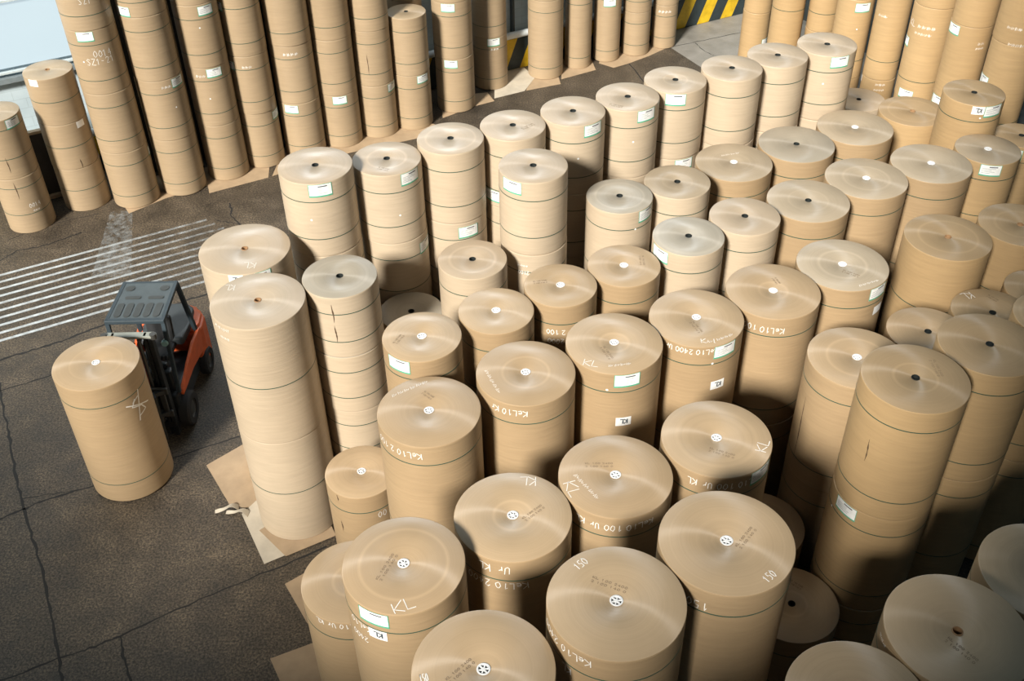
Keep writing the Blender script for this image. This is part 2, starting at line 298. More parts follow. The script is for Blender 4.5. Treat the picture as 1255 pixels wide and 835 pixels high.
# marks: (stack, roll counted from the top): list of marks, angles in degrees round the roll, heights above the roll base
MARKS = {
('A1', 0):[('label', -76.3, 1.114), ('dot', -96.3, 0.633)],
('A2', 0):[('label', -44.2, 1.073), ('dot', -69.7, 0.491), ('stamp', -0.099, -0.277, 0.053, -0.341)],
('A2', 1):[('label', -19.4, 0.95)],
('A3', 1):[('label', -62.5, 1.019)],
('A5', 0):[('label', -54.4, 1.098), ('dot', -82.8, 0.639)],
('A6', 0):[('label', -58.3, 1.095), ('dot', -82.5, 0.656), ('stamp', -0.308, -0.266, -0.114, -0.357)],
('A7', 0):[('label', -96.1, 1.074)],
('A7', 1):[('label', -67.3, 1.1)],
('A10', 0):[('label', -76.2, 1.095), ('dot', -102.4, 0.692)],
('B0', 0):[('label', -130.1, 1.118)],
('A4', 0):[('label', -130.4, 0.184), ('stamp', 0.14, -0.138, 0.315, 0.008)],
('C1', 0):[('label', -41.2, 1.235), ('dot', -65.6, 1.035)],
('C3', 0):[('label', -149.3, 1.216)],
('C10', 0):[('label', -68.4, 1.338), ('tag', -99.5, 1.337), ('dot', -92.6, 1.206)],
('C14', 0):[('label', -102.3, 1.169)],
('C15', 0):[('label', -126.1, 1.501)],
('D1', 0):[('label', -123.5, 1.227), ('stamp', -0.331, -0.134, -0.25, 0.026)],
('D7', 0):[('label', -79.2, 1.828), ('tag', -80.8, 1.141), ('dot', -102.2, 1.679), ('topchalk', -0.403, -0.37, -0.226, -0.422, 'KL', 0.11), ('topchalk', -0.107, -0.441, 0.168, -0.404, '~~~~', 0.08), ('stamp', -0.155, -0.087, -0.066, -0.319)],
('D8', 0):[('label', -60.9, 1.805), ('tag', -65.9, 1.245), ('dot', -76.7, 1.634), ('chalk', -111.6, 1.835, 'KeL10 2400 Ur KL', 1, 0.08), ('topchalk', -0.015, -0.488, 0.17, -0.494, 'K~l', 0.08), ('topchalk', 0.194, -0.478, 0.409, -0.37, '~~~~', 0.08), ('stamp', -0.073, -0.102, 0.009, -0.317)],
('D11', 0):[('label', -52.3, 1.796), ('blank', -44.4, 1.441), ('topchalk', 0.096, -0.503, 0.388, -0.382, '~~~~~', 0.07), ('stamp', -0.035, -0.156, 0.15, -0.297)],
('D14', 0):[('label', -115.9, 1.909), ('tag', -113.4, 1.663), ('chalk', -134.0, 1.671, 'KeL10', 1, 0.08), ('chalk', -136.4, 1.472, '2400', 1, 0.08), ('topchalk', -0.051, -0.593, 0.142, -0.513, 'KL', 0.13), ('stamp', -0.231, -0.195, -0.094, 0.114)],
('D18', 0):[('label', -46.4, 1.872), ('chalk', -88.2, 1.821, 'KeL10 100 Ur KL', 1, 0.09), ('topchalk', 0.472, -0.225, 0.558, -0.043, 'KL', 0.12), ('stamp', -0.107, -0.182, 0.149, -0.304)],
('F3', 0):[('label', -62.2, 2.001), ('tag', -91.3, 1.994), ('topchalk', 0.218, -0.42, 0.053, -0.414, 'KL', 0.13)],
('E1', 1):[('label', -151.4, 1.737), ('dot', -174.5, 1.441)],
('G1', 0):[('label', -28.1, 1.176), ('tear', -73.1, 0.331, 0.35)],
('G3', 1):[('label', -86.0, 1.234), ('dot', -104.9, 0.714), ('chalk', -57.0, 0.866, '0014', 0, 0.13), ('chalk', -65.2, 0.716, 'SZ1-21', 0, 0.13)],
('G3', 3):[('label', 20.6, 1.116)],
('G4', 0):[('label', -122.6, 0.048)],
('G4', 2):[('label', -24.5, 1.252), ('dot', -46.3, 0.73), ('chalk', -59.0, 1.23, '~~~', 0, 0.1)],
('G5', 1):[('label', -48.4, 1.226), ('dot', -72.1, 0.887)],
('G5', 2):[('label', -58.8, 1.231), ('dot', -83.1, 0.662), ('chalk', -95.9, 1.194, '~~~', 0, 0.1)],
('G6', 1):[('label', -147.4, 1.082)],
('G6', 2):[('label', -142.4, 1.13), ('chalk', -83.1, 1.141, '~~~', 0, 0.1)],
('G6', 3):[('label', -9.9, 1.209)],
('G7', 3):[('label', -103.4, 1.241)],
('G8', 3):[('label', -77.3, 1.237)],
('G9', 3):[('label', -22.7, 1.234)],
('P1', 1):[('label', -46.3, 1.281)],
('P2', 1):[('label', -97.7, 1.284)],
('P2', 2):[('label', -98.6, 1.28)],
('P3', 2):[('label', -75.7, 1.366), ('chalk', -72.2, 1.116, '~~~', 0, 0.1)],
('P6', 1):[('label', -87.1, 1.627)],
('R1', 1):[('label', -38.6, 1.232)],
('R4', 1):[('label', -82.8, 1.632), ('dot', -90.5, 1.163)],
('R6', 1):[('label', 169.1, 1.176), ('label', -139.1, 0.086), ('chalk', -139.3, 1.606, 'KL ~~~~', 0, 0.13), ('chalk', -129.5, 1.455, '~~~~~', 0, 0.1)],
('R7', 1):[('label', -166.6, 1.873), ('label', -159.7, 0.373), ('chalk', -76.6, 1.694, '~~', 0, 0.1), ('chalk', -77.5, 1.595, '~~~', 0, 0.08)],
('R8', 1):[('label', -178.1, 1.172)],
('G2', 0):[('blank', -109.3, 1.005)],
('G2', 1):[('blank', -26.4, 0.958), ('tear', -54.3, 0.114, 0.45)],
('R5', 2):[('blank', 160.3, 1.899), ('chalk', -99.1, 1.918, '~~~', 0, 0.1), ('chalk', -100.7, 1.792, '~~~~', 0, 0.08)],
('D9', 0):[('chalk', -112.2, 1.798, 'KeL10 Kr', 1, 0.09), ('topchalk', -0.479, 0.048, -0.318, -0.361, '~~~~~', 0.08)],
('D12', 0):[('chalk', -126.4, 1.759, 'KeL10 2 100', 1, 0.09), ('topchalk', -0.462, 0.274, -0.052, 0.528, '~~~~~~', 0.08), ('stamp', -0.082, 0.321, 0.032, 0.208)],
('D10', 0):[('chalk', -119.1, 1.714, 'KeL10 100 Ur', 1, 0.09), ('stamp', 0.067, 0.282, 0.101, 0.149)],
('D15', 0):[('chalk', -100.8, 2.57, 'KeL10 Ur KL', 1, 0.08)],
('D16', 0):[('chalk', -110.0, 1.823, 'Ur KL', 1, 0.11), ('chalk', -107.9, 1.572, 'KeL10 2400', 1, 0.1), ('topchalk', 0.255, 0.48, 0.082, 0.485, 'KL', 0.13), ('stamp', 0.118, -0.062, 0.318, 0.118)],
('D17', 0):[('chalk', -96.3, 1.8, 'KeL10 100 Ur KL', 1, 0.09), ('topchalk', -0.557, -0.115, -0.482, -0.326, 'KL', 0.14), ('topchalk', -0.431, 0.014, -0.208, -0.334, '~~~~~', 0.08), ('stamp', -0.317, 0.159, -0.018, 0.15)],
('D19', 0):[('chalk', -143.5, 2.239, 'KeL10 2400', 1, 0.09), ('chalk', -137.9, 1.981, 'KL', 1, 0.09), ('topchalk', -0.332, 0.38, -0.238, 0.459, '150', 0.08), ('stamp', -0.194, 0.246, 0.101, 0.109)],
('D20', 0):[('chalk', -123.0, 2.138, '150', 1, 0.1), ('topchalk', 0.284, -0.475, 0.376, -0.396, '150', 0.08), ('stamp', 0.093, -0.077, 0.276, 0.142)],
('D13', 0):[('chalk', -51.8, 1.532, '100', 1, 0.1), ('tear', -125.3, 1.849, 0.12), ('tear', -125.3, 1.291, 0.2)],
('D5', 0):[('chalk', -99.7, 0.872, '2 100', 1, 0.08), ('chalk', -99.5, 0.72, '2000', 1, 0.08), ('stamp', -0.361, 0.062, -0.183, 0.089)],
('B0', 1):[('chalk', -112.0, 1.01, '~~~~', 1, 0.06), ('chalk', -110.0, 0.897, '2100', 1, 0.06)],
('G3', 0):[('chalk', -64.4, 0.594, 'SZ1', 0, 0.12)],
('G7', 2):[('chalk', -81.7, 1.206, '~~~~', 0, 0.12)],
('P8', 2):[('chalk', -98.8, 1.06, '~~~~', 0, 0.13)],
('R5', 1):[('chalk', -140.8, 1.425, '~~~', 0, 0.1)],
('R8', 0):[('chalk', -127.2, 0.336, '~~~~', 0, 0.1), ('chalk', -114.7, 0.033, '~~~~', 0, 0.1)],
('F1', 0):[('chalk', -130.4, 1.937, '~~~~', 1, 0.1), ('chalk', -127.6, 1.79, '~~~', 1, 0.08), ('topchalk', -0.365, 0.287, -0.496, 0.292, 'KL', 0.12)],
('G1', 1):[('chalk', -43.7, 0.634, '0014', 0, 0.09), ('chalk', -43.9, 0.514, '~~~', 0, 0.07), ('tear', -75.2, 1.038, 0.4)],
('D22', 0):[('chalk', 178.2, 2.129, '~~~', 1, 0.08), ('stamp', -0.118, -0.079, 0.054, -0.315)],
('CR', 0):[('chalk', -34.4, 1.717, '*', 0, 0.5)],
('E2', 0):[('tear', -165.2, 0.796, 1.1)],
('G9', 2):[('tear', -98.2, 0.552, 0.5)],
('E1', 0):[('tear', -144.2, 0.958, 0.35), ('stamp', 0.279, 0.29, 0.286, 0.009)],
('F2', 0):[('tear', -97.2, 0.758, 0.3), ('tear', -97.0, 0.411, 0.3)],
('D21', 0):[('topchalk', -0.552, -0.084, -0.491, -0.069, '150', 0.08), ('stamp', -0.297, -0.105, -0.095, 0.088)],
('E5', 0):[('topchalk', -0.155, 0.417, -0.299, 0.365, 'KL', 0.14), ('stamp', 0.068, 0.38, 0.157, 0.254)],
('C4', 0):[('topchalk', -0.166, 0.219, 0.133, 0.299, '~~~~', 0.08)],
('D25', 0):[('stamp', 0.057, 0.35, 0.18, 0.233)],
('D6', 0):[('stamp', 0.263, 0.212, 0.256, -0.005)],
}
DESC = {
'A1':'the leftmost stack in the tall back row',
'A2':'the second stack from the left in the tall back row',
'A3':'the third stack from the left in the tall back row',
'A4':'the tall stack directly behind the front-most pale tall stack',
'A5':'the fifth stack from the left in the tall back row',
'A6':'the sixth stack from the left in the tall back row',
'A7':'the seventh stack from the left in the tall back row',
'A8':'the third stack from the right end of the tall back row',
'A9':'the second stack from the right end of the tall back row',
'A10':'the rightmost stack of the tall back row, below golden columns',
'B0':'the pale tall stack standing alone in front of the back row',
'C1':'the small stack right of the lone pale tall stack',
'C2':'the small stack behind and right of the grey-topped small one',
'C3':'the small grey-topped stack with a label on its left side',
'C4':'the wide stack with a faint chalk scrawl on its white-plugged top',
'C5':'the wide dark-holed stack in front of the second last back-row stack',
'C6':'the small dark-holed stack right of the grey-topped small one',
'C7':'the wide white-plugged stack in front of the rightmost back-row stack',
'C8':'the orange stack with a plain brown core below the golden columns',
'C9':'the low dim stack right behind the rightmost back-row stack',
'C10':'the small stack with KL tag and label side by side',
'C11':'the wide dark-holed stack in the middle of the right block',
'C12':'the wide white-plugged stack in the middle of the right block',
'C13':'the wide white-plugged stack next to the smaller labelled one',
'C14':'the small white-plugged stack with a centred green-edged label',
'C15':'the small stack cut by the right edge near the golden columns',
'C16':'the wide brown-cored stack cut by the right edge, upper half',
'C17':'the large plain stack with a brown core, right of centre',
'D1':'the small labelled stack touching the big chalked one, left block',
'D2':'the low grey stack hidden in the shade behind the small labelled one',
'D3':'the small dark-holed stack left of the lone pale tall stack',
'D4':'the small white-plugged stack below the small dark-holed one',
'D5':'the small stack with upside-down 2 100 and 2000 chalked on it',
'D6':'the small white-plugged stack left of the grey-topped labelled one',
'D7':'the large stack with KL tag and label, chalked top, picture centre',
'D8':'the large chalked stack with tilted label and tag, right of centre',
'D9':'the large chalked stack left of the centre labelled one',
'D10':'the large chalked white-plugged stack left of the split-wrapped stack',
'D11':'the large stack with torn tag, in front of the plain stack',
'D12':'the large pale-sided stack with chalk on its upper left rim',
'D13':'short single paper roll chalked 100, beside the foot of the four-roll stack',
'D14':'the large stack with KL chalked on top and two labels, lower left',
'D15':'paper roll standing half hidden at the left of the KL-topped labelled stack',
'D16':'the large stack with upside-down KL on its top, lower middle',
'D17':'the large stack with sideways KL and word chalked on its top',
'D18':'the large stack with KL at its top right rim and a label',
'D19':'the largest front stack with faint 150 chalked upper left',
'D20':'the largest front stack with faint 150 chalked lower right',
'D21':'the large white-plugged stack cut by the bottom edge',
'D22':'the dim wide stack with an inner ring line, lower right',
'D23':'the dim stack cut by the bottom edge, right of the plugged ones',
'D24':'the dim stack cut by the right edge, lower corner',
'D25':'low dark paper roll with dark hole, left of the tall golden stack',
'D26':'low paper roll in deep shade, mostly hidden behind the big front stack',
'E1':'the tall dark-holed golden stack with a tilted label halfway down',
'E2':'the stack with a long torn slit, behind the tall golden one',
'E3':'the tall dark-holed stack near the right edge, below the KL-topped small one',
'E4':'the small dark-holed stack behind the tall golden stack',
'E5':'the small dark-holed stack with upside-down KL on its top, right side',
'E6':'the small stack cut by the right edge behind the dark-holed one',
'E7':'the stack cut by the right edge right of the dark-holed tall one',
'F1':'the tall two-roll stack nearest the orange side of the forklift',
'F2':'the grey-topped four-roll stack beside the tall two-roll stack',
'F3':'the stack behind the tall two-roll stack beside the forklift',
'CR':'big paper roll with a chalk star, held by the forklift clamp',
'G1':'the short stack at the far left edge with torn wrapping',
'G2':'the short three-roll stack second from the left by the wall',
'G3':'the tall wall stack with 0014 chalked on it',
'G4':'the second frame-high stack from the left along the white wall',
'G5':'the third frame-high stack from the left along the white wall',
'G6':'the fourth frame-high stack from the left along the white wall',
'G7':'the fifth frame-high stack from the left along the white wall',
'G8':'the sixth frame-high stack from the left along the white wall',
'G9':'the seventh frame-high wall stack, left of the short two-roll one',
'P1':'the short two-roll wall stack whose top shows, upper middle',
'P2':'the wall stack with two labels, right of the short two-roll one',
'P3':'the wall stack immediately left of the striped kerb gap',
'P0':'the dim stack behind the short two-roll wall stack',
'P4':'the wide wall stack immediately right of the striped kerb gap',
'P5':'the second narrow wall stack right of the striped kerb gap',
'P6':'the third narrow wall stack right of the kerb gap, small label',
'P7':'the fourth narrow wall stack right of the striped kerb gap',
'P8':'the last narrow wall stack, chalked, beside the bare striped kerb',
'R1':'the leftmost golden column, nearest the striped kerb',
'R2':'the second golden column from the left, upper right',
'R3':'the third golden column from the left, upper right',
'R4':'the fourth golden column from the left with a centred label',
'R5':'the fifth golden column from the left, chalked near its foot',
'R6':'the sixth golden column with big chalk writing and labels',
'R7':'the seventh golden column from the left, two labels on its left',
'R8':'the rightmost golden column at the upper right corner',
}
MARKROOTS = {}
# ---------------------------------------------------------------- the hall
UX, UY = .892, .452                       # along the back wall;  (-UY, UX) points towards it
def uv(u, v, z=0): return (UX*u-UY*v, UY*u+UX*v, z)
def hall_coords(nt):
    g=N(nt,'ShaderNodeNewGeometry'); s=N(nt,'ShaderNodeSeparateXYZ'); nt.links.new(g.outputs['Position'],s.inputs[0])
    x,y,z=s.outputs
    u=mth(nt,'ADD',mth(nt,'MULTIPLY',x,UX),mth(nt,'MULTIPLY',y,UY))
    v=mth(nt,'ADD',mth(nt,'MULTIPLY',x,-UY),mth(nt,'MULTIPLY',y,UX))
    return g.outputs['Position'],u,v,z
def floor_mat():
    m,nt,b=newmat('worn_concrete'); P,u,v,z=hall_coords(nt)
    big=noise(nt,P,.35,5,.6); med=noise(nt,P,2.2,6,.65); fine=noise(nt,P,30,5,.8); grit=noise(nt,P,90,2,.6)
    c=ramp(nt,med,[(.3,(.043,.036,.028)),(.55,(.078,.063,.046)),(.75,(.118,.096,.070))])
    c=mixc(nt,1.0,c,ramp(nt,fine,[(.40,(.25,.25,.27)),(.5,(.95,.95,.95)),(.60,(2.1,2.0,1.85))]),'MULTIPLY')
    c=mixc(nt,1.0,c,ramp(nt,big,[(.3,(.7,.7,.72)),(.7,(1.25,1.25,1.25))]),'MULTIPLY')
    c=mixc(nt,ramp(nt,grit,[(.66,(0,0,0)),(.74,(.5,.5,.5))]),c,(.3,.26,.21))
    # newer pale concrete beyond the joint near the kerb
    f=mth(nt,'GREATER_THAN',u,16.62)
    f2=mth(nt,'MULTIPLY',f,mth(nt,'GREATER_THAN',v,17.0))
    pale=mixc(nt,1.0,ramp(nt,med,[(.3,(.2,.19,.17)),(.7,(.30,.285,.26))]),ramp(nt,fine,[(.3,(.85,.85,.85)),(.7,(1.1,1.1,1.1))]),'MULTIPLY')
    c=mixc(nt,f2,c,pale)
    nt.links.new(c,b.inputs['Base Color'])
    nt.links.new(ramp(nt,med,[(.3,(.42,.42,.42)),(.7,(.62,.62,.62))]),b.inputs['Roughness'])
    bump(nt,mth(nt,'ADD',fine,mth(nt,'MULTIPLY',med,.6)),.5,.012,b)
    return m
def flat_poly(mb, pts, z, mi=0):
    mb.add([(x,y,z) for x,y in pts],[tuple(range(len(pts)))],mi)
mb=MB()
crn=[uv(-30,-16),uv(21.4,-16),uv(21.4,24.1),uv(-30,24.1)]
mb.prism([(p[0],p[1]) for p in crn],-.3,0)
floor=mb.build('floor',floor_mat()); tag(floor,kind='structure')
def ribbon(mb, pts, w, z, mi=0, jag=0, rnd=None, sub=1):
    P=[Vector((p[0],p[1])) for p in pts]
    if sub>1:
        Q=[]
        for i in range(len(P)-1):
            for k in range(sub):
                t=k/sub; q=P[i].lerp(P[i+1],t)
                if jag and rnd and (i or k): q=q+Vector((rnd.uniform(-jag,jag),rnd.uniform(-jag,jag)))
                Q.append(q)
        Q.append(P[-1]); P=Q
    vs=[]; fs=[]
    for i,p in enumerate(P):
        d=(P[min(i+1,len(P)-1)]-P[max(i-1,0)]).normalized(); n=Vector((-d.y,d.x))
        ww=w*(rnd.uniform(.5,1.3) if rnd else 1)/2
        vs+= [(*(p+n*ww),z),(*(p-n*ww),z)]
    for i in range(len(P)-1): fs.append((2*i+1,2*i+3,2*i+2,2*i))
    mb.add(vs,fs,mi)
rnd=random.Random(5)
JOINTS=[([(-9.9,14.75),(-9.35,14.95),(-8.97,15.15),(-8.58,15.33),(-8.2,15.58),(-7.78,15.91),(-7.2,16.15),(-6.71,16.35),(-6.29,16.67),(-5.9,16.85),(-4.6,17.5)],.05),
([(-9.9,13.75),(-9.04,14.09),(-8.25,14.5),(-7.4,14.9)],.035),
([(-9.5,14.9),(-9.05,14.12),(-8.73,13.44),(-8.43,12.84),(-8.03,11.99),(-7.7,11.35),(-7.33,10.7),(-6.96,10.04),(-6.59,9.27),(-6.27,8.6),(-6.0,7.9)],.045),
([(-8.6,10.8),(-7.97,11.09),(-7.68,11.29),(-7.34,11.5),(-6.77,11.74),(-5.6,12.35),(-4.2,13.0)],.04),
([(-7.78,11.5),(-7.38,11.6),(-6.95,11.66)],.02),
([(-7.3,8.1),(-6.66,8.35),(-6.28,8.57),(-5.88,8.72),(-5.51,8.91),(-4.69,9.41),(-3.74,9.93),(-2.84,10.42)],.03),
([(-5.52,8.91),(-5.38,8.58),(-5.2,8.19),(-5.0,7.6)],.035),
([(-6.17,20.19),(-6.06,19.88),(-6.04,19.69),(-5.79,19.32),(-5.3,18.7)],.035),([(-5.79,19.32),(-6.3,19.5)],.02),
([(2.79,28.34),(3.12,27.52),(3.54,25.94),(3.8,24.8)],.03),([(5.26,28.06),(5.41,27.57),(5.65,27.24)],.02),
([(4.6,27.87),(5.71,28.31),(7.6,29.15)],.025),([(-10.6,18.9),(-9.92,19.48),(-8.97,19.86)],.02),
([(-10.49,18.13),(-10.27,18.47),(-9.66,18.69),(-9.11,19.13)],.03)]
mb=MB()
for p,w in JOINTS: ribbon(mb,p,w,.002,0,.018,rnd,6)
fj=mb.build('floor_joint',plain('joint_tar',(.018,.018,.018),.8),floor)
# patchy pale stripes on the floor, thinning out along the wall
def pale_mark_mat(name, u0, u1, hi, lo, col):
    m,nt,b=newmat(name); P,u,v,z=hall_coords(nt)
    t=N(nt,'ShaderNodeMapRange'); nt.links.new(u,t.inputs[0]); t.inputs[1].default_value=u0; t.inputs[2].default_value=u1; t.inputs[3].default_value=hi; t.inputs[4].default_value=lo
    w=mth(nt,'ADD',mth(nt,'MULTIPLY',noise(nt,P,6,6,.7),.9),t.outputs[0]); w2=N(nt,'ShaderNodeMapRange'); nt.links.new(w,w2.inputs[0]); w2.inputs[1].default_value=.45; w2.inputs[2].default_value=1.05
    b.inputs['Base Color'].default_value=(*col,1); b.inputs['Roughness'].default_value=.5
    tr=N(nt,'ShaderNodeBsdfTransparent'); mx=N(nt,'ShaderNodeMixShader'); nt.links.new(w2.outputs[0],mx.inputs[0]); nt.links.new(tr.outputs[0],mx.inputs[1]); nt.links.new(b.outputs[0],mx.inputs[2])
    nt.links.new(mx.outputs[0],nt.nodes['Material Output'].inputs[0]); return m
mb=MB()
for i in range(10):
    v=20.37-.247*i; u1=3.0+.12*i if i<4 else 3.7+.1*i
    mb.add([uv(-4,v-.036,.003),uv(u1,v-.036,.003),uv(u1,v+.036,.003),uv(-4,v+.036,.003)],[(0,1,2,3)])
mb.build('pale_stripe',pale_mark_mat('stripe_pale',-.5,4.2,.42,.0,(.60,.66,.70)),floor)
mb=MB()
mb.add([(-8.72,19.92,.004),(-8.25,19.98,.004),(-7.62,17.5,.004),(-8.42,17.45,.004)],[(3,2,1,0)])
mb.build('window_reflection_patch',pale_mark_mat('reflection_pale',-10,10,.12,.05,(.5,.55,.58)),floor)  # pale smear painting a window reflection onto the floor

# back wall, painted blockwork with kerb
def block_mat():
    m,nt,b=newmat('painted_blockwork'); P,u,v,z=hall_coords(nt)
    cb=N(nt,'ShaderNodeCombineXYZ'); nt.links.new(mth(nt,'ADD',u,v),cb.inputs[0]); nt.links.new(z,cb.inputs[1]); None
    br=N(nt,'ShaderNodeTexBrick'); nt.links.new(cb.outputs[0],br.inputs[0]); br.inputs['Scale'].default_value=1
    br.inputs['Brick Width'].default_value=.5; br.inputs['Row Height'].default_value=.22; br.inputs['Mortar Size'].default_value=.008
    br.inputs['Color1'].default_value=(.50,.60,.66,1); br.inputs['Color2'].default_value=(.52,.62,.68,1); br.inputs['Mortar'].default_value=(.44,.53,.58,1)
    f=noise(nt,P,1.2,5,.6); c=mixc(nt,1.0,br.outputs[0],ramp(nt,f,[(.3,(.85,.87,.88)),(.65,(1.05,1.05,1.05))]),'MULTIPLY')
    nt.links.new(c,b.inputs['Base Color']); b.inputs['Roughness'].default_value=.55; bump(nt,br.outputs[1],-.3,.01,b); return m
WALLM=block_mat()
def uvbox(mb,u0,u1,v0,v1,z0,z1,mi=0):
    vs=[uv(u,v,z) for z in (z0,z1) for u,v in ((u0,v0),(u1,v0),(u1,v1),(u0,v1))]
    mb.add(vs,[(3,2,1,0),(4,5,6,7),(0,1,5,4),(1,2,6,5),(2,3,7,6),(3,0,4,7)],mi)
mb=MB(); uvbox(mb,-30,21.4,23.9,24.1,0,12); tag(mb.build('wall_back',WALLM),kind='structure')
mb=MB(); uvbox(mb,21.0,21.4,-16,23.9,0,12); tag(mb.build('wall_right',plain('dark_wall_paint',(.05,.065,.07),.8)),kind='structure')
# unseen wall behind the camera, stepped top shaped to keep sun off the foreground
mb=MB(); mb.box((-25,-5,6.5),(18.8,.3,13)); mb.box((-10.3,-5,5.5),(10.6,.3,11)); mb.box((-3.5,-5,6.2),(3,.3,12.4)); mb.box((15.8,-5,17),(36.4,.3,34)); tag(mb.build('wall_front_blocker',plain('front_blocker_grey',(.25,.3,.32),.7)),kind='structure')
def hazard():
    m,nt,b=newmat('hazard_paint'); P,u,v,z=hall_coords(nt)
    t=mth(nt,'FRACT',mth(nt,'DIVIDE',mth(nt,'ADD',mth(nt,'SUBTRACT',u,mth(nt,'MULTIPLY',z,.42)),20.0),.82))
    f=mth(nt,'GREATER_THAN',t,.5); c=mixc(nt,f,(.03,.045,.05),(.72,.47,.02))
    c=mixc(nt,1.0,c,ramp(nt,noise(nt,P,5,5,.6),[(.3,(.7,.7,.7)),(.6,(1,1,1))]),'MULTIPLY')
    nt.links.new(c,b.inputs['Base Color']); b.inputs['Roughness'].default_value=.5; return m
mb=MB(); uvbox(mb,-30,21.0,23.66,23.9,0,.86)
k=mb.build('trim_1',hazard(),bevel=.02); tag(k,kind='structure')
WP=plain('white_steel',(.72,.78,.8),.4)
mb=MB(); mb.tube([uv(-30,23.62,.98),uv(20.99,23.62,.98)],.09,12)
tag(mb.build('trim_2',WP,smooth=40),kind='structure')
mb=MB()
for u0 in (-4.6,7.0,12.25,15.3): uvbox(mb,u0,u0+.06,23.75,23.9,.86,12)
tag(mb.build('trim_3',plain('dark_steel',(.05,.07,.08),.5),None),kind='structure')
mb=MB(); uvbox(mb,-30,1.9,23.72,23.9,2.45,2.56); tag(mb.build('trim_4',plain('ledge_steel',(.2,.24,.26),.5)),kind='structure')

# added glowing panel, stands in for the brightly lit painted wall, upper left
m,nt,b=newmat('wall_glow'); P,u,v,z=hall_coords(nt)
b.inputs['Base Color'].default_value=(.16,.2,.22,1); b.inputs['Roughness'].default_value=.35
b.inputs['Emission Color'].default_value=(.70,.86,.95,1); b.inputs['Emission Strength'].default_value=.60
mb=MB(); uvbox(mb,-6,1.8,23.82,23.9,2.75,7.0); glow=mb.build('wall_glow_panel',m); tag(glow,kind='structure')
mb=MB()
for z_ in (2.66,4.15,5.6,7.05): uvbox(mb,-6,1.8,23.76,23.84,z_-.02,z_+.02)
for u_ in (-6,-3.4,-.8,1.8): uvbox(mb,u_-.02,u_+.02,23.76,23.84,2.66,7.05)
mb.build('wall_glow_frame',plain('added_glow_bar_pale',(.55,.63,.66),.5),glow)  # thin bars added over the glowing panel
# dark board with pale battens behind the leftmost stacks, cardboard edges between the tall stacks
t=empty('backing_board',uv(.45,22.95,0)); tag(t,'dark upright board with pale wooden batten edges, between the two leftmost short stacks','board')
t.rotation_euler.z=math.atan2(UY,UX)
WOOD=plain('pale_batten',(.55,.42,.28),.6)
mb=MB(); mb.box((-.1,.06,.8),(.95,.03,1.5)); mb.build('panel',plain('dark_board',(.05,.045,.04),.6),t)
mb=MB(); mb.box((.36,0,.85),(.05,.07,1.7)); mb.build('batten',WOOD,t)
mb=MB(); mb.box((-.62,0,.8),(.05,.07,1.6)); mb.build('batten',WOOD,t)
mb=MB(); mb.box((-.13,0,1.62),(.95,.12,.06)); mb.build('top_rail',WOOD,t)
mb=MB(); mb.box((-.13,0,.04),(.95,.1,.08)); mb.build('bottom_rail',WOOD,t)
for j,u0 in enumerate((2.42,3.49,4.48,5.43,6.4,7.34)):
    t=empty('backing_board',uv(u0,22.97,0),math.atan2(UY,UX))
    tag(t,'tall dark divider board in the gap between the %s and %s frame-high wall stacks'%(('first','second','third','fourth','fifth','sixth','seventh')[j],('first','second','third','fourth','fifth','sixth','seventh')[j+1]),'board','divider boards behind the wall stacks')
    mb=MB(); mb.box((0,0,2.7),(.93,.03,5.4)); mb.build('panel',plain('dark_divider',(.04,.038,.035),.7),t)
for (u_,z0,z1,lab) in ((2.56,0,2.45,'pale wooden slat standing upright between the first and second frame-high wall stacks'),(3.545,0,4.6,'longer pale wooden slat standing upright between the second and third frame-high wall stacks')):
    mb=MB(); mb.box((0,0,(z0+z1)/2),(.05,.04,z1-z0)); o=mb.build('wooden_slat',WOOD); o.location=uv(u_,22.72,0); o.rotation_euler.z=math.atan2(UY,UX)
    tag(o,lab,'slat')

# ---------------------------------------------------------------- paper sheets on the floor
def sheet(name, pts, z, lab, mat=SHEET, thick=.006, grp='packing sheets on the floor', curl=None):
    mb=MB(); cx=sum(p[0] for p in pts)/len(pts); cy=sum(p[1] for p in pts)/len(pts)
    P=[(x-cx,y-cy) for x,y in pts]; mb.prism(P,0,thick)
    o=mb.build(name,mat); o.location=(cx,cy,z); tag(o,lab,'packing sheet',grp); return o
sheet('kraft_sheet',[(-5.0,12.16),(-4.46,11.3),(-4.1,11.2),(-3.4,11.4),(-3.2,12.2),(-4.35,12.75)],.001,'brown kraft sheet on the floor between the loader and the tall two-roll stack')
sheet('kraft_sheet',[(-4.23,11.09),(-3.72,10.11),(-3.0,10.5),(-3.3,11.6),(-3.9,11.6)],.0075,'pale worn sheet under the near side of the stack beside the loader',SHEETP)
sheet('kraft_sheet',[(-3.9,10.75),(-3.42,10.24),(-2.72,10.62),(-2.9,11.0),(-3.3,11.3)],.0137,'kraft sheet lying on top of the pale worn sheet by the stack beside the loader')
sheet('kraft_sheet',[(-3.36,9.74),(-2.94,9.05),(-2.3,9.3),(-2.5,10.25),(-2.8,10.15)],.001,'kraft sheet corner poking out left of the short chalked single roll',SHEET)
sheet('kraft_sheet',[(-3.37,8.49),(-3.0,7.8),(-2.2,7.4),(-1.7,8.2),(-2.3,8.95)],.001,'kraft sheet corner on the floor at the bottom edge left of the big rolls',SHEET)
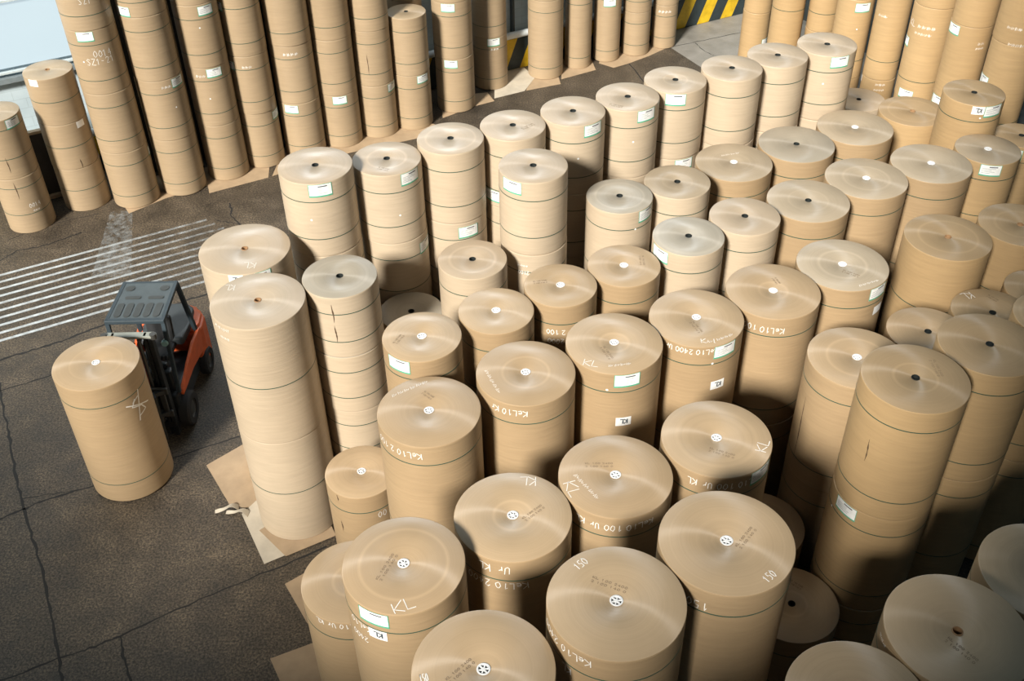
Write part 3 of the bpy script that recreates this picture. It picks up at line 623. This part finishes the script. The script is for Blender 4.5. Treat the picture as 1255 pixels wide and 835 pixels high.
# torn scraps
rnd=random.Random(3)
for (x,y,a,lab) in ((-4.3,11.22,.2,'torn curled paper scrap pointing left from the sheets by the loader stack'),(-4.12,11.08,-.15,'torn curled paper scrap nearest the pale worn sheet')):
    mb=MB(); vs=[];fs=[]; n=9
    for i in range(n):
        t=i/(n-1); w=.05*(1-t)+.012; zz=.05*math.sin(t*PI)*(1+.3*math.sin(9*t))+.018
        vs+=[(-.36*t,w+.02*math.sin(7*t),zz),(-.36*t,-w+.02*math.sin(5*t),zz+.03*math.sin(t*6))]
    vs+= [(a_,b_,c_-.006) for a_,b_,c_ in vs]
    m_=2*n
    for i in range(n-1):
        fs+=[(2*i,2*i+2,2*i+3,2*i+1),(m_+2*i+1,m_+2*i+3,m_+2*i+2,m_+2*i),(2*i,m_+2*i,m_+2*i+2,2*i+2),(2*i+1,2*i+3,m_+2*i+3,m_+2*i+1)]
    mb.add(vs,fs); o=mb.build('torn_paper_scrap',SHEETP,smooth=50); o.location=(x,y,.004); o.rotation_euler.z=a; tag(o,lab,'paper scrap','torn paper scraps')
WS=[([(-8.29,19.84),(-7.62,20.45),(-6.8,20.95),(-6.7,20.62),(-5.48,21.25),(-5.6,22.3),(-7.2,21.7),(-8.8,21.2),(-8.75,20.6)],SHEET,'kraft sheet under the first four frame-high stacks along the white wall'),
([(-5.4,21.3),(-3.73,22.3),(-2.0,23.0),(-1.75,23.6),(-2.6,24.1),(-5.3,22.95)],SHEET,'long kraft sheet under the wall stacks behind the tall back row'),
([(-1.6,23.95),(-.79,24.57),(-.32,24.81),(-.5,25.3),(-1.7,25.1)],SHEET,'kraft sheet under the pair of wall stacks left of the striped kerb gap'),
([(-.32,24.95),(.46,25.33),(.75,26.1),(.4,26.9),(-.3,26.5)],SHEETP,'pale cream sheet on the floor in front of the striped kerb gap'),
([(.5,25.36),(1.41,25.7),(1.3,26.9),(.78,26.9)],SHEET,'kraft sheet under the widest stack right of the kerb gap'),
([(1.44,25.96),(2.38,26.48),(2.3,27.2),(1.5,27.2)],SHEET,'kraft sheet under the second stack right of the kerb gap'),
([(2.5,26.9),(2.87,26.6),(3.3,26.85),(3.9,27.3),(4.4,27.75),(3.9,28.2),(2.6,27.7)],SHEET,'ragged kraft sheet under the last three stacks before the bare kerb')]
for i,(p,m_,lab) in enumerate(WS): sheet('kraft_sheet',p,.001+.0055*(i%2),lab,m_,.005,'packing sheets under the wall stacks')

# ---------------------------------------------------------------- paper rolls
GLY={'K':[[(0,0),(0,1)],[(.55,1),(0,.42),(.6,0)]],'L':[[(0,1),(0,0),(.5,.02)]],'e':[[(0,.3),(.45,.35),(.35,.55),(.1,.5),(0,.25),(.15,0),(.45,.08)]],
'l':[[(.1,1),(.1,.05),(.2,0)]],'1':[[(0,.7),(.2,1),(.2,0)]],'0':[[(.25,1),(0,.6),(.05,.15),(.25,0),(.48,.3),(.48,.75),(.25,1)]],
'2':[[(0,.75),(.15,1),(.42,.9),(.4,.6),(0,0),(.5,.02)]],'4':[[(.35,0),(.35,1),(0,.35),(.5,.35)]],'5':[[(.45,1),(.05,1),(.05,.6),(.4,.5),(.4,.12),(0,0)]],
'7':[[(0,1),(.45,1),(.15,0)]],'U':[[(0,1),(.02,.2),(.2,0),(.42,.2),(.45,1)]],'r':[[(0,.6),(.03,0)],[(.03,.35),(.3,.6)]],
'S':[[(.45,.85),(.25,1),(.05,.8),(.4,.35),(.25,0),(0,.12)]],'Z':[[(0,1),(.5,1),(0,0),(.5,0)]],'-':[[(0,.5),(.35,.5)]],
'~':[[(0,.1),(.1,.65),(.22,.1),(.32,.6),(.4,.2),(.55,.45)]],
'*':[[(0,.75),(.9,.3)],[(.55,1.05),(.3,-.05)],[(.35,.85),(.2,.6),(.6,.45),(.7,.25),(.35,.15)],[(.5,.8),(.25,.7)]]}
def strokes(text, h, rnd, jit=.05):
    out=[]; x=0
    for ch in text:
        if ch==' ': x+=.45; continue
        for st in GLY[ch]:
            out.append([((x+px+rnd.uniform(-jit,jit))*h,(py+rnd.uniform(-jit,jit))*h) for px,py in st])
        x+=.72 if ch!='l' else .4
    w=(x-.15)*h
    return [[(a-w/2,b-h/2) for a,b in st] for st in out]
def stroke_quads(st, wd):
    """ribbon quads in 2-D"""
    q=[]
    P=[]
    for i in range(len(st)-1):
        a,b=Vector(st[i]),Vector(st[i+1]); n=max(1,int((b-a).length/.03))
        for k in range(n): P.append(a.lerp(b,k/n))
    P.append(Vector(st[-1]))
    L=[];R=[]
    for i,p in enumerate(P):
        d=(P[min(i+1,len(P)-1)]-P[max(i-1,0)])
        d=d.normalized() if d.length>1e-6 else Vector((1,0)); n=Vector((-d.y,d.x))*wd/2
        L.append(p+n);R.append(p-n)
    return [(R[i],R[i+1],L[i+1],L[i]) for i in range(len(P)-1)]
def wrap(R, phi, z, off):
    a0=rad(phi)
    return lambda s,t:((R+off)*math.cos(a0+s/R),(R+off)*math.sin(a0+s/R),z+t)
def patch(mb, fn, s0,s1,t0,t1, mi=0, n=6):
    vs=[fn(s0+(s1-s0)*i/n,t) for i in range(n+1) for t in (t0,t1)]
    mb.add(vs,[(2*i,2*i+2,2*i+3,2*i+1) for i in range(n)],mi)
def add_marks(root, R, L, marks, rnd):
    for mk in marks:
        k=mk[0]
        if k in('label','tag','blank','dot'):
            phi,z=mk[1],mk[2]; mb=MB()
            if k=='label':
                w,h=.33,.2; z=min(max(z,h/2+.01),L-h/2-.015); f=wrap(R,phi,z,.0035); g=wrap(R,phi,z,.0045)
                patch(mb,f,-w/2,w/2,-h/2,h/2,0)
                patch(mb,g,-w/2,w/2,-h/2,-h/2+.022,1); patch(mb,g,-w/2,w/2,h/2-.007,h/2,1); patch(mb,g,-w/2,-w/2+.008,-h/2,h/2,1); patch(mb,g,w/2-.008,w/2,-h/2,h/2,1)
                patch(mb,g,-.03,.1,.055,.072,2,3)
                for j in range(4):
                    patch(mb,g,-w/2+.03,-w/2+.03+rnd.uniform(.12,.24),.03-.026*j,.037-.026*j,3,4)
                o=mb.build('label',[LABELW,LABELG,INK,GREYINK],root); o['label']='white label with green border'
            elif k in('tag','blank'):
                w,h=.2,.14; z=min(z,L-h/2-.01); f=wrap(R,phi,z,.0035); g=wrap(R,phi,z,.0047)
                patch(mb,f,-w/2,w/2,-h/2,h/2,0)
                for st in (strokes('KL',.075,random.Random(1),0) if k=='tag' else []):
                    st=[(-a,-b) for a,b in st]
                    for q in stroke_quads(st,.017): mb.add([g(*p) for p in q],[(0,1,2,3)],1)
                o=mb.build('paper_tag',[LABELW,INK],root); o['label']='small white tag marked KL' if k=='tag' else 'small blank white tag'
            else:
                z=min(z,L-.05); f=wrap(R,phi,z,.003); n=10
                mb.add([f(.016*math.cos(2*PI*i/n),.016*math.sin(2*PI*i/n)) for i in range(n)],[tuple(range(n))]); mb.build('round_sticker',LABELW,root)
        elif k=='chalk':
            _,phi,z,text,flip,h=mk; z=min(z,L-h/2-.02); mb=MB(); f=wrap(R,phi,z,.003)
            for st in strokes(text,h,rnd):
                if flip: st=[(-a,-b) for a,b in st]
                for q in stroke_quads(st,.009 if h<.3 else .02): mb.add([f(*p) for p in q],[(0,1,2,3)])
            mb.build('chalk_writing',CHALK,root)
        elif k in('topchalk','stamp'):
            x0,y0,x1,y1=mk[1:5]; d=Vector((x1-x0,y1-y0)); ln=d.length; d.normalize(); n=Vector((-d.y,d.x)); mb=MB()
            cx=Vector(((x0+x1)/2,(y0+y1)/2)); zz=L+.0025
            lim=R-(.11 if k=='topchalk' else .08)
            if cx.length>lim: cx=cx.normalized()*lim
            if k=='topchalk':
                S=strokes(mk[5],mk[6],rnd); wd=.009; mat=CHALK; nm='chalk_writing'
                xs=[p[0] for s in S for p in s]; sc=ln/(max(xs)-min(xs)) if ln>.05 else 1
                S=[[(a*sc,b) for a,b in s] for s in S]
            else:
                S=[]; mat=STAMP; nm='stamped_print'; wd=.005
                for j,tx in enumerate(('KL 100 2400','2 100 140 0')):
                    T=strokes(tx,.024,rnd,0); xs=[p[0] for s in T for p in s]; sc=ln/(max(xs)-min(xs))
                    S+=[[(a*sc,b+.022-.045*j) for a,b in s] for s in T]
            for st in S:
                for q in stroke_quads(st,wd):
                    vs=[]
                    for p in q:
                        w=cx+d*p.x+n*p.y
                        if w.length>R-.012: w=w.normalized()*(R-.012)
                        vs.append((w.x,w.y,zz))
                    mb.add(vs,[(0,1,2,3)])
            mb.build(nm,mat,root)
        elif k=='tear':
            _,phi,z,ln=mk; mb=MB(); f=wrap(R,phi,z,.003); ln=min(ln,2*min(z,L-z)-.02); n=10; vs=[]
            for i in range(n+1):
                t=i/n; w=.008*(math.sin(t*PI)+.15)*rnd.uniform(.5,1.3); s=.006*math.sin(5*t)
                vs+=[f(s-w,(t-.5)*ln),f(s+w,(t-.5)*ln)]
            mb.add(vs,[(2*i,2*i+1,2*i+3,2*i+2) for i in range(n)]); mb.build('paper_tear',TEAR,root)
PLUG=set('C4 C7 C12 C13 C14 D4 D5 D6 D1 D7 D8 D9 D10 D11 D12 D13 D14 D15 D16 D17 D18 D19 D20 D21 D23 E2 CR'.split())
CARDC=set('C16 C17 C8 F1 F3 G2 D22 D24 R1'.split())
def cls(k):
    if k=='CR': return 'tan'
    if k[0] in 'GP': return 'wall'
    if k[0] in 'AB' or k in('F1','F2','F3','C1','C2','C3','C6','CR','D3','C9') : return 'pale'
    if k[0]=='R' or k in('C8','C10','C16','C17','E1','E3','E5','E7','E6','C14','C15'): return 'gold'
    return 'tan'
def endcls(k):
    if k in('F2','C1','C3','D2','C5'): return 'grey'
    if k in('C4','C7','C11','C12','C13','C14','C2','D11'): return 'stone'
    return cls(k)
NS=72
def body_mesh(k, R, L):
    rc=.055 if k in PLUG else .048; b=.012; mb=MB()
    prof=[(rc,L-.35),(rc,L-.004),(rc+.006,L),(R-b,L),(R-b*.3,L-b*.3),(R,L-b),(R,L-b-.012),(R,b+.012),(R,b),(R-b*.3,b*.3),(R-b,0),(.005,0)]
    mis=[1,1,1,1,0,0,0,0,0,0,1]
    mb.lathe(prof,n=NS,mis=mis)
    return mb
def straps_for(k, L, i, n):
    if k[0]=='R': return [.42] if L>1.7 else [L-.4]
    if k in('G2','F1','F3','C8','C16','C17'): return [L*.5]
    if k in('G1',): return [.45,1.1] if i else [.45,1.28-.2]
    if k in('R3','R1'): return [.5]
    if k in('C4','C5','C7','C11','C12','C13','E2'): return [L-.3,.3]
    if L<1.12: return [.27,L-.28]
    if k=='CR': return [.37,L-.36]
    if k in('P1','P2'): return [.3,L-.33]
    return [.3,L-.3]
ORD=lambda i,n:('topmost' if i==0 else 'bottom' if i==n-1 else ('second' if i==1 else 'third' if i==2 else 'fourth'))
GRP={'A':'rolls stacked in the tall back row','B':'rolls stacked in the tall back row','C':'rolls stacked in the right block','D':'rolls stacked in the middle block','E':'rolls stacked in the lower right','F':'rolls stacked beside the loader','G':'rolls stacked along the white wall','P':'rolls stacked along the white wall','R':'golden rolls stacked along the right wall'}
for si,(key,(X,Y,R,Ls,z0)) in enumerate(STACKS.items()):
    n=len(Ls); rnd=random.Random(100+si); protos={}
    z=z0 or {'F1':.021,'D15':.008,'F3':.008,'D13':.008,'G1':0,'G2':0}.get(key,.0125 if key[0] in 'GP' else 0)
    zs=[]
    for l in Ls: zs.append(z); z+=l+0.0
    for bi in range(n-1,-1,-1):
        i=n-1-bi; L=Ls[bi]; rz=rnd.uniform(-.25,.25)
        jx,jy=(0,0) if i==0 else (rnd.uniform(-.008,.008),rnd.uniform(-.008,.008))
        root=empty('paper_roll',(X+jx,Y+jy,zs[bi]+(.0 if bi==0 else .001)))
        d=DESC[key]
        lab=('%s roll of %s'%(ORD(i,n),d)) if n>1 else d
        tag(root,lab,'paper roll',GRP.get(key[0]) if key!='CR' else None)
        c=cls(key); Lm=L-.0015
        if (L in protos):
            for ch in protos[L]:
                o=ch.copy(); COL.objects.link(o); o.parent=root
            continue
        lst=[]
        o=body_mesh(key,R,Lm).build('wound_paper',[SIDE[c],END[endcls(key)]],root,smooth=35); lst.append(o)
        for h in straps_for(key,L,i,n):
            mb=MB(); mb.lathe([(R-.002,h-.007),(R+.002,h-.006),(R+.002,h+.006),(R-.002,h+.007)],n=NS,closed=True)
            lst.append(mb.build('strap',STRAP,root,smooth=35))
        protos[L]=lst
        if i==0:
            if key in PLUG:
                mb=MB(); rr=.06
                mb.lathe([(.0545,Lm-.06),(.0545,Lm+.001),(rr,Lm+.002),(rr,Lm+.006),(.046,Lm+.007),(.046,Lm-.02)],n=32)
                mb.lathe([(.001,Lm+.005),(.016,Lm+.005),(.016,Lm-.02)],n=16)
                for a in range(6):
                    q=Matrix.Rotation(a*PI/3+.2,3,'Z'); mb.box(q@Vector((.031,0,Lm-.002)),(.034,.012,.012),rot=q)
                mb.build('core_plug',WHITE,root,smooth=35)['label']='white spoked core plug'
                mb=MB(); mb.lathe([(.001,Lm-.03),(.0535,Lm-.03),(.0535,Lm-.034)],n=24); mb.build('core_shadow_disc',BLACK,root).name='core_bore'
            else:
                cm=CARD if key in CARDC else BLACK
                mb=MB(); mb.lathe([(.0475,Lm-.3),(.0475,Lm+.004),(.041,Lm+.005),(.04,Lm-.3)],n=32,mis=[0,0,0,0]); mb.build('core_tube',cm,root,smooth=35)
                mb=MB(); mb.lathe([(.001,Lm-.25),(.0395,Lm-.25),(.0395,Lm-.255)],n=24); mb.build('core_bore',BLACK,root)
        # wound outer layers of the wide rolls show a rim step
    for bi in range(n):
        pass
    MARKROOTS.setdefault(key,None)
# marks go on afterwards, each on its own roll
rolls=[o for o in COL.objects if o.type=='EMPTY' and o.name.startswith('paper_roll')]
idx=0
for key,(X,Y,R,Ls,z0) in STACKS.items():
    n=len(Ls)
    for i in range(n):
        root=rolls[idx]; idx+=1
        if (key,i) in MARKS: add_marks(root,R,Ls[n-1-i]-.0015,MARKS[(key,i)],random.Random(hash(key+str(i))%9999 if False else sum(map(ord,key))*7+i))

# ---------------------------------------------------------------- clamp truck (forklift)
BODY=plain('charcoal_paint',(.014,.018,.022),.5); ORANGE=plain('orange_paint',(.72,.13,.035),.42); GUARD=plain('blue_grey_paint',(.035,.052,.065),.5)
RUB=plain('tyre_rubber',(.02,.02,.022),.8); STEEL=plain('worn_steel',(.10,.10,.095),.5,.6); BAR=plain('mast_grey',(.28,.30,.27),.5); SEATM=plain('seat_vinyl',(.02,.022,.025),.6)
PANEL=plain('guard_panel',(.075,.095,.105),.5); RED=plain('red_hose',(.5,.04,.03),.5); BLUE=plain('blue_cover',(.03,.1,.35),.5)
fk=empty('forklift',(-5.93,13.75,0)); tag(fk,'dark clamp forklift with orange rear panels and slotted roof, carrying one paper roll','forklift')
# local: +y is the rear, front (-y) faces the roll
mb=MB(); mb.box((0,.05,.42),(.86,1.5,.36)); mb.box((0,.0,.66),(.8,.9,.14)); mb.box((0,-.62,.5),(.84,.2,.5)); mb.build('chassis',BODY,fk,bevel=.03)
# counterweight with rounded rear
mb=MB(); pts=[(-.5,.62),(.5,.62),(.54,.85),(.52,1.12),(.40,1.32),(.2,1.42),(-.2,1.42),(-.40,1.32),(-.52,1.12),(-.54,.85)]
mb.prism(pts,.22,.98); P2=[(x*.93,(y-.9)*.93+.9) for x,y in pts]; mb.prism(P2,.98,1.06)
mb.build('counterweight',ORANGE,fk,bevel=.04)
mb=MB()
for s in (-1,1):
    v=[(s*.47,-.55,.62),(s*.5,.1,.66),(s*.54,.66,.6),(s*.54,.72,1.05),(s*.5,.35,1.02),(s*.485,-.1,.9),(s*.47,-.55,.74)]
    vi=[(x-s*.05,y,z) for x,y,z in v]; n_=len(v)
    f=[tuple(range(n_)),tuple(range(2*n_-1,n_-1,-1))]+[(i,n_+i,n_+(i+1)%n_,(i+1)%n_) for i in range(n_)]
    m2=MB(); m2.add(v+vi,f); m2.build('side_panel',ORANGE,fk,bevel=.012)
mb=MB(); mb.prism([(-.36,.28),(.36,.28),(.4,.7),(.36,1.15),(.22,1.28),(-.22,1.28),(-.36,1.15),(-.4,.7)],1.0,1.16); mb.build('engine_hood',plain('hood_grey',(.045,.055,.062),.5),fk,bevel=.04)
mb=MB(); mb.box((0,.12,1.04),(.46,.46,.12)); st=mb.build('seat',SEATM,fk,bevel=.04)
mb=MB(); mb.box((0,.36,1.32),(.44,.12,.5),rot=Matrix.Rotation(-.15,3,'X')); mb.build('backrest',SEATM,fk,bevel=.05)
mb=MB(); mb.box((0,-.52,.95),(.74,.16,.42)); mb.box((.2,-.46,1.2),(.2,.1,.1)); mb.build('dashboard',BODY,fk,bevel=.03)
mb=MB(); c0=Vector((-.05,-.28,1.2)); ax=Vector((0,.55,.83)); q=ax.to_track_quat('Z','Y').to_matrix()
ring=[c0+q@Vector((.16*math.cos(2*PI*k/24),.16*math.sin(2*PI*k/24),0)) for k in range(25)]
mb.tube(ring,.014,8,cap=False); mb.tube([c0,c0-ax*.3],.025,8)
for k in range(3): a=2*PI*k/3; mb.tube([c0,c0+q@Vector((.16*math.cos(a),.16*math.sin(a),0))],.01,6)
mb.build('steering_wheel',BLACK,fk,smooth=50)
mb=MB()
for k in range(3): mb.tube([(.16+.06*k,-.42,1.1),(.17+.06*k,-.36,1.3)],[.008,.012],8)
mb.build('control_levers',STEEL,fk)
# overhead guard
GZ=2.15
mb=MB()
FR=[(-.44,-.5),(.44,-.5)]; RR=[(-.42,.5),(.42,.5)]
for (x,y) in FR: mb.bar((x,y,GZ),(x*.98,-.62,.75),.07,.06)
for (x,y) in RR: mb.bar((x,y,GZ),(x*1.12,.68,1.0),.08,.06)
mb.bar((-.47,-.5,GZ),(.47,-.5,GZ),.08,.07); mb.bar((-.45,.5,GZ),(.45,.5,GZ),.06,.06)
for s in (-1,1): mb.bar((s*.44,-.53,GZ),(s*.42,.53,GZ),.065,.07)
mb.build('overhead_guard',GUARD,fk,bevel=.012)
mb=MB(); mb.prism([(-.42,-.47),(.42,-.47),(.4,.48),(-.4,.48)],GZ+.0,GZ+.025); rp=mb.build('roof_panel',PANEL,fk,bevel=.006)
def slot(cx,cy,lx,ly):
    n=8;pts=[]; r=min(lx,ly)/2; 
    for k in range(4*n):
        a=2*PI*k/(4*n); sx=1 if math.cos(a)>=0 else -1; sy=1 if math.sin(a)>=0 else -1
        pts.append((cx+sx*(lx/2-r)+r*math.cos(a),cy+sy*(ly/2-r)+r*math.sin(a)))
    return pts
SLOTM=plain('slot_grey',(.045,.05,.05),.4)
for (sx_,sy_,lx_,ly_) in [(-.31+.155*k,-.25,.115,.36) for k in range(5)]+[(-.17,.08,.26,.07),(.2,.08,.26,.07),(-.28,.33,.15,.13),(.28,.33,.15,.13)]:
    mb=MB(); mb.prism(slot(sx_,sy_,lx_,ly_),GZ+.0255,GZ+.038); mb.build('roof_slot',SLOTM,rp,bevel=.004)
# mast
mb=MB()
for s in (-1,1):
    mb.box((s*.33,-.86,1.08),(.07,.12,2.05)); mb.box((s*.25,-.86,1.12),(.05,.1,2.1))
mb.box((0,-.9,.3),(.72,.05,.12)); mb.box((0,-.82,1.15),(.62,.04,.1)); mb.build('mast',BODY,fk,bevel=.008)
mb=MB(); mb.prism(slot(0,-.86,.86,.13),2.12,2.17); mb.build('mast_crossbar',BAR,fk,bevel=.01)
mb=MB()
for s in (-1,1): mb.tube([(s*.15,-.9,.3),(s*.15,-.9,2.1)],.03,10); mb.tube([(s*.38,-.88,2.1),(s*.38,-.88,2.19)],.05,12)
mb.build('lift_cylinder',STEEL,fk,smooth=40)
mb=MB()
for s in (-.08,.08):
    for k in range(30): mb.box((s,-.93,.5+.053*k),(.022,.012,.04))
mb.build('lift_chain',STEEL,fk)
for j,(cx_,mt) in enumerate(((.1,RED),(.14,BLUE),(.19,BLACK))):
    mb=MB(); mb.tube([(cx_,-.86,.8),(cx_+.02,-.9,1.5),(cx_+.01,-.88,2.0),(cx_+.05,-.8,2.14),(cx_+.08,-.7,1.9),(cx_+.05,-.6,1.2)],.014,8); mb.build('hydraulic_hose',mt,fk,smooth=50)
mb=MB(); mb.box((0,-.99,.62),(.8,.05,.12)); mb.box((0,-.99,1.1),(.8,.05,.12)); mb.box((-.3,-.99,.86),(.08,.05,.5)); mb.box((.3,-.99,.86),(.08,.05,.5)); mb.build('carriage',STEEL,fk,bevel=.006)
# clamp arms: curved pads hugging the carried roll (centre -.2,-1.74 locally, radius .625)
rc_=Vector((-.2,-1.74)); 
for (a0,a1,mt,z_0,z_1) in ((rad(28),rad(64),BODY,.45,1.35),(rad(118),rad(182),RED,.5,1.3)):
    mb=MB(); vs=[]; n_=14
    for i in range(n_+1):
        a=a0+(a1-a0)*i/n_
        for rr_ in (.634,.665):
            for zz in (z_0,z_1): vs.append((rc_.x+rr_*math.cos(a),rc_.y+rr_*math.sin(a),zz))
    fs=[]
    for i in range(n_):
        b0=4*i; b1=b0+4
        fs+=[(b0,b0+1,b1+1,b1),(b0+2,b1+2,b1+3,b0+3),(b0+1,b0+3,b1+3,b1+1),(b0,b1,b1+2,b0+2)]
    fs+=[(0,2,3,1),(4*n_,4*n_+1,4*n_+3,4*n_+2)]
    mb.add(vs,fs); o=mb.build('clamp_pad',BODY if mt is BODY else ORANGE,fk,smooth=40)
    am=(a1 if a1<rad(90) else a0); tip=(rc_.x+.66*math.cos(am),rc_.y+.66*math.sin(am))
    mb=MB()
    for zz in (.65,1.1): mb.bar((tip[0],tip[1],zz),(.34 if a1<rad(90) else -.36,-.99,zz),.06,.07)
    mb.build('clamp_arm',BODY,fk)
for (x,y,r,w) in ((-.46,-.52,.3,.2),(.46,-.52,.3,.2),(-.48,.78,.25,.16),(.48,.78,.25,.16)):
    mb=MB(); a=Vector((1,0,0))
    mb.lathe([(r*.55,-w/2),(r*.9,-w/2),(r,-w/2+.03),(r,w/2-.03),(r*.9,w/2),(r*.55,w/2)],c=(x,y,r),axis=a,n=36,closed=True)
    tr=mb.build('tyre',RUB,fk,smooth=30)
    mb=MB(); mb.lathe([(.001,-w/2+.02),(r*.25,-w/2+.01),(r*.5,-w/2+.04),(r*.56,-w/2+.02),(r*.56,w/2-.02),(r*.5,w/2-.04),(r*.25,w/2-.01),(.001,w/2-.02)],c=(x,y,r),axis=a,n=24); mb.build('hub',STEEL,tr,smooth=30)
for s in (-1,1):
    mb=MB(); mb.lathe([(.001,.0),(.05,.0),(.06,-.03),(.05,-.07),(.001,-.08)],c=(s*.4,-.6,1.75),axis=Vector((0,-1,0)),n=20); mb.build('work_light',plain('lamp_lens',(.3,.5,.5),.2),fk,smooth=40)
